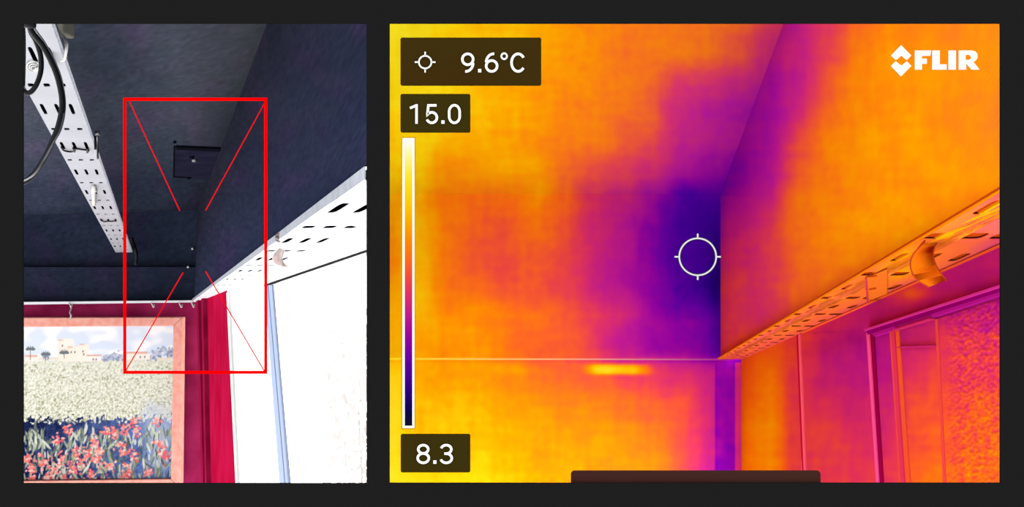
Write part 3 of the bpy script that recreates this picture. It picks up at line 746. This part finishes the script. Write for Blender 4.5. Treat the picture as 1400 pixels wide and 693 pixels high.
# ------------------------------------------------------------ read-outs mounted in the thermal opening
UD = BD-.003
def rrect(x0, y0, x1, y1, r, d, n=5):
    pts = []
    for cx, cy, a0 in ((x1-r, y0+r, -90), (x1-r, y1-r, 0), (x0+r, y1-r, 90), (x0+r, y0+r, 180)):
        for k in range(n+1):
            a = math.radians(a0+90*k/n); pts.append(P(cx+r*math.cos(a), cy+r*math.sin(a), d))
    return pts
def arc(cx, cy, rx, ry, a0, a1, n=24): return [(cx+rx*math.cos(math.radians(a0+(a1-a0)*k/n)), cy+ry*math.sin(math.radians(a0+(a1-a0)*k/n))) for k in range(n+1)]
def stroke(name, paths, wdt, d, m, parent, closed=False, th=.0006):
    """letter strokes of even width as one raised mesh"""
    vs, fs = [], []
    for pi, path in enumerate(paths):
        d = d-pi*.00008; cl = (Vector(path[0])-Vector(path[-1])).length < .01
        if cl: path = path[:-1]
        n = len(path); b = len(vs)
        for i, p in enumerate(path):
            p = Vector(p); a = Vector(path[i-1]) if (i or cl) else p; c = Vector(path[(i+1) % n]) if (i < n-1 or cl) else p
            t1 = (p-a).normalized() if (p-a).length > 0 else (c-p).normalized(); t2 = (c-p).normalized() if (c-p).length > 0 else t1
            n1 = Vector((-t1.y, t1.x)); n2 = Vector((-t2.y, t2.x)); nn = (n1+n2).normalized(); s = min(2, 1/max(.3, nn.dot(n1)))
            l, r_ = p+nn*(wdt/2*s), p-nn*(wdt/2*s)
            vs += [P(l.x, l.y, d), P(r_.x, r_.y, d), P(l.x, l.y, d)+Vector((0, -th, 0)), P(r_.x, r_.y, d)+Vector((0, -th, 0))]
        for i in range(n if cl else n-1):
            q = b+4*i; q2 = b+4*((i+1) % n)
            fs += [(q+2, q2+2, q2+3, q+3), (q, q+1, q2+1, q2), (q, q2, q2+2, q+2), (q+1, q+3, q2+3, q2+1)]
        if not cl:
            fs += [(b, b+2, b+3, b+1), (b+4*n-4, b+4*n-3, b+4*n-1, b+4*n-2)]
    me = mesh(name, vs, fs); bm = bmesh.new(); bm.from_mesh(me); bmesh.ops.recalc_face_normals(bm, faces=bm.faces); bm.to_mesh(me); bm.free()
    o = link(name, me, m); recentre(o)
    if parent: under(o, parent)
    return o
def glyph(ch, x, y, w_, h, sw, d, parent):
    i = sw/2; x0, x1, y0, y1 = x+i, x+w_-i, y+i, y+h-i; cx = (x0+x1)/2; rx = (x1-x0)/2
    m = M_white
    if ch == '0': ps = [arc(cx, y0+rx*1.25, rx, rx*1.25, -180, 0)+arc(cx, y1-rx*1.25, rx, rx*1.25, 0, 180)+[(x0, y0+rx*1.25)]]
    elif ch == '8':
        r1 = (y1-y0)*.235; ps = [arc(cx, y0+r1, rx*.90, r1, -90, 270), arc(cx, y1-(y1-y0)*.265, rx, (y1-y0)*.265, -90, 270)]
    elif ch == '3':
        r1 = (y1-y0)*.24; r2 = (y1-y0)*.26
        ps = [arc(cx, y0+r1, rx*.92, r1, -165, 90)+[(cx-rx*.35, y0+2*r1)], arc(cx, y1-r2, rx, r2, -90, 165)]
    elif ch in '96':
        H = y1-y0; r2 = H*.31
        bowl = arc(cx, y0+r2, rx, r2, -180, 180); tail = [(x1, y0+r2), (x1, y0+H*.52)]+arc(cx-rx*.35, y0+H*.50, rx*1.35, H*.5, 5, 95)
        ps = [bowl, tail[1:]]
        if ch == '6': ps = [[(2*cx-a, y0+y1-b) for a, b in p_] for p_ in ps]
    elif ch == '1': ps = [[(x+w_-i, y+h), (x+w_-i, y+i*.2)], [(x+w_-i, y+h*.07), (x, y+h*.21)]]
    elif ch == '5':
        H = y1-y0; r2 = H*.30
        ps = [[(x1-rx*.08, y0), (x0+rx*.32, y0), (x0+rx*.14, y0+H*.47)]+arc(cx-rx*.02, y1-r2, rx, r2, -150, 158)]
    elif ch == 'C': ps = [[(cx+rx*math.cos(math.radians(a)), (y0+y1)/2+(y1-y0)/2*math.sin(math.radians(a))) for a in range(-35, -326, -8)]]
    elif ch == 'o': ps = [arc(cx, (y0+y1)/2, rx, (y1-y0)/2, 0, 360)]
    elif ch == '.':
        return prism('decimal_point', rectpts(x, y+h-sw*1.15, x+w_, y+h, d), Vector((0, -.0006, 0)), m, parent)
    nm = {'o': 'degree_sign', 'C': 'letter'}.get(ch, 'numeral')
    return stroke(nm, ps, sw, d, m, parent)
def ui_plate(x0, y0, x1, y1, r, label, m, d=UD, cat='sign'):
    o = prism('readout_plate', rrect(x0, y0, x1, y1, r, d), Vector((0, .0015, 0)), m); return tag(o, label, cat)
M_pl1 = mat('dark_olive_plate', (60, 48, 14), k=1.8, rgb2=(62, 42, 14), scale=8)
M_pl2 = mat('dark_olive_plate_plain', (58, 48, 14), k=1.8)
M_pl3 = mat('dark_brown_plate', (68, 42, 30), k=1.8, rgb2=(66, 34, 40), scale=6)
GD = UD-.0004
p1 = ui_plate(547.5, 51.3, 740, 117, 2.5, 'dark olive plate reading 9.6 degrees C beside a target symbol', M_pl1)
stroke('target_ring', [arc(581.3, 85, 8.6, 8.6, 0, 360, 40)], 2.1, GD, M_white, p1)
for dx, dy in ((1, 0), (-1, 0), (0, 1), (0, -1)):
    stroke('target_tick', [[(581.3+dx*9, 85+dy*9), (581.3+dx*14.2, 85+dy*14.2)]], 2.0, GD, M_white, p1)
for ch_, x, y, w_, h, sw in (('9', 630.4, 72, 18.2, 27.4, 3.4), ('.', 653.6, 72, 4.4, 27, 4), ('6', 663, 72, 18.4, 27.4, 3.4), ('o', 684.3, 71.8, 10, 10.2, 2.4), ('C', 697.6, 72, 21.5, 27.4, 3.5)): glyph(ch_, x, y, w_, h, sw, GD, p1)
p2 = ui_plate(547.5, 128.3, 643, 181.2, 2.5, 'dark olive plate reading 15.0 above the colour scale', M_pl2)
for ch_, x, y, w_, h, sw in (('1', 560.6, 142.2, 10.6, 27, 3.4), ('5', 581.8, 142.4, 17.4, 27.2, 3.4), ('.', 603.4, 142.2, 4.4, 27, 4), ('0', 612.4, 142.2, 17.8, 27.4, 3.4)): glyph(ch_, x, y, w_, h, sw, GD, p2)
p3 = ui_plate(547.8, 593.2, 643, 645.8, 2.5, 'dark olive plate reading 8.3 below the colour scale', M_pl2)
for ch_, x, y, w_, h, sw in (('8', 569.4, 606.6, 18.6, 27.6, 3.4), ('.', 592.4, 606.6, 4.4, 27.2, 4), ('3', 600.8, 606.6, 18.6, 27.6, 3.4)): glyph(ch_, x, y, w_, h, sw, GD, p3)
ui_plate(780.5, 643.3, 1122, 668, 5, 'dark brown blank plate at the bottom edge of the thermal view', M_pl3, d=BD+.0028)
# colour scale
cs = empty('colour_scale', P(558.3, 387, UD)); tag(cs, 'tall slim colour scale bar in a white border, white to black', 'colour scale')
prism('backing', rrect(548.6, 187.0, 568.2, 586.8, 1.5, UD+.0004), Vector((0, .001, 0)), mat('tan_backing', (205, 150, 10), k=1.5), cs)
prism('border', rectpts(550.2, 188.6, 566.6, 585.2, UD), Vector((0, .0008, 0)), mat('cream_border', (255, 252, 235), k=1.6), cs, holes=[list(reversed(rectpts(553.4, 191.4, 563.6, 582, UD)))])
sb = patch('scale_strip', P(553.4, 582, UD+.0002), P(563.6, 582, UD+.0002), P(563.6, 191.4, UD+.0002), P(553.4, 191.4, UD+.0002), 1, 200, Vector((0, .0006, 0)), heatmat, lambda p, u, v: heat(v, 1.98*KG))
sb.parent = cs; sb.location = -cs.location
# spot target in the middle of the thermal view
sp = empty('spot_target', P(953.8, 351, UD)); tag(sp, 'pale ring with four ticks over the cold violet patch', 'target mark')
stroke('ring', [arc(953.8, 351, 25.2, 25.2, 0, 360, 72)], 2.0, UD, M_tick, sp)
stroke('ring_outline', [arc(953.8, 351, 25.2, 25.2, 0, 360, 72)], 4.0, UD+.0008, M_ink, sp)
for dx, dy in ((1, 0), (-1, 0), (0, 1), (0, -1)):
    stroke('tick', [[(953.8+dx*26, 351+dy*26), (953.8+dx*31.6, 351+dy*31.6)]], 2.2, UD, M_tick, sp)
# emblem and lettering at the top right
lg = empty('emblem_lettering', P(1278, 82, UD)); tag(lg, 'white double-chevron emblem with the bold letters FLIR', 'sign')
def LP(pts): return [P(1208+x/10, 50+y/10, UD) for x, y in pts]
LT = Vector((0, .001, 0))
prism('chevron', LP([(240, 118), (378, 258), (318, 320), (245, 258), (170, 320), (105, 258)]), LT, M_white, lg)
prism('chevron', LP([(165, 337), (245, 397), (317, 337), (380, 400), (240, 542), (103, 400)]), LT, M_white, lg)
prism('letter', LP([(430, 190), (648, 190), (640, 262), (525, 262), (525, 302), (592, 302), (592, 370), (525, 370), (525, 450), (430, 450)]), LT, M_white, lg)
prism('letter', LP([(668, 190), (768, 190), (768, 380), (862, 380), (862, 450), (668, 450)]), LT, M_white, lg)
prism('letter', LP([(890, 190), (990, 190), (990, 450), (890, 450)]), LT, M_white, lg)
prism('letter', LP([(1030, 190), (1200, 190), (1255, 203), (1284, 240), (1284, 290), (1262, 325), (1228, 345), (1310, 450), (1208, 450), (1130, 362), (1130, 450), (1030, 450)]), LT, M_white, lg,
      holes=[LP([(1122, 247), (1122, 318), (1172, 318), (1196, 300), (1198, 272), (1172, 247)])])
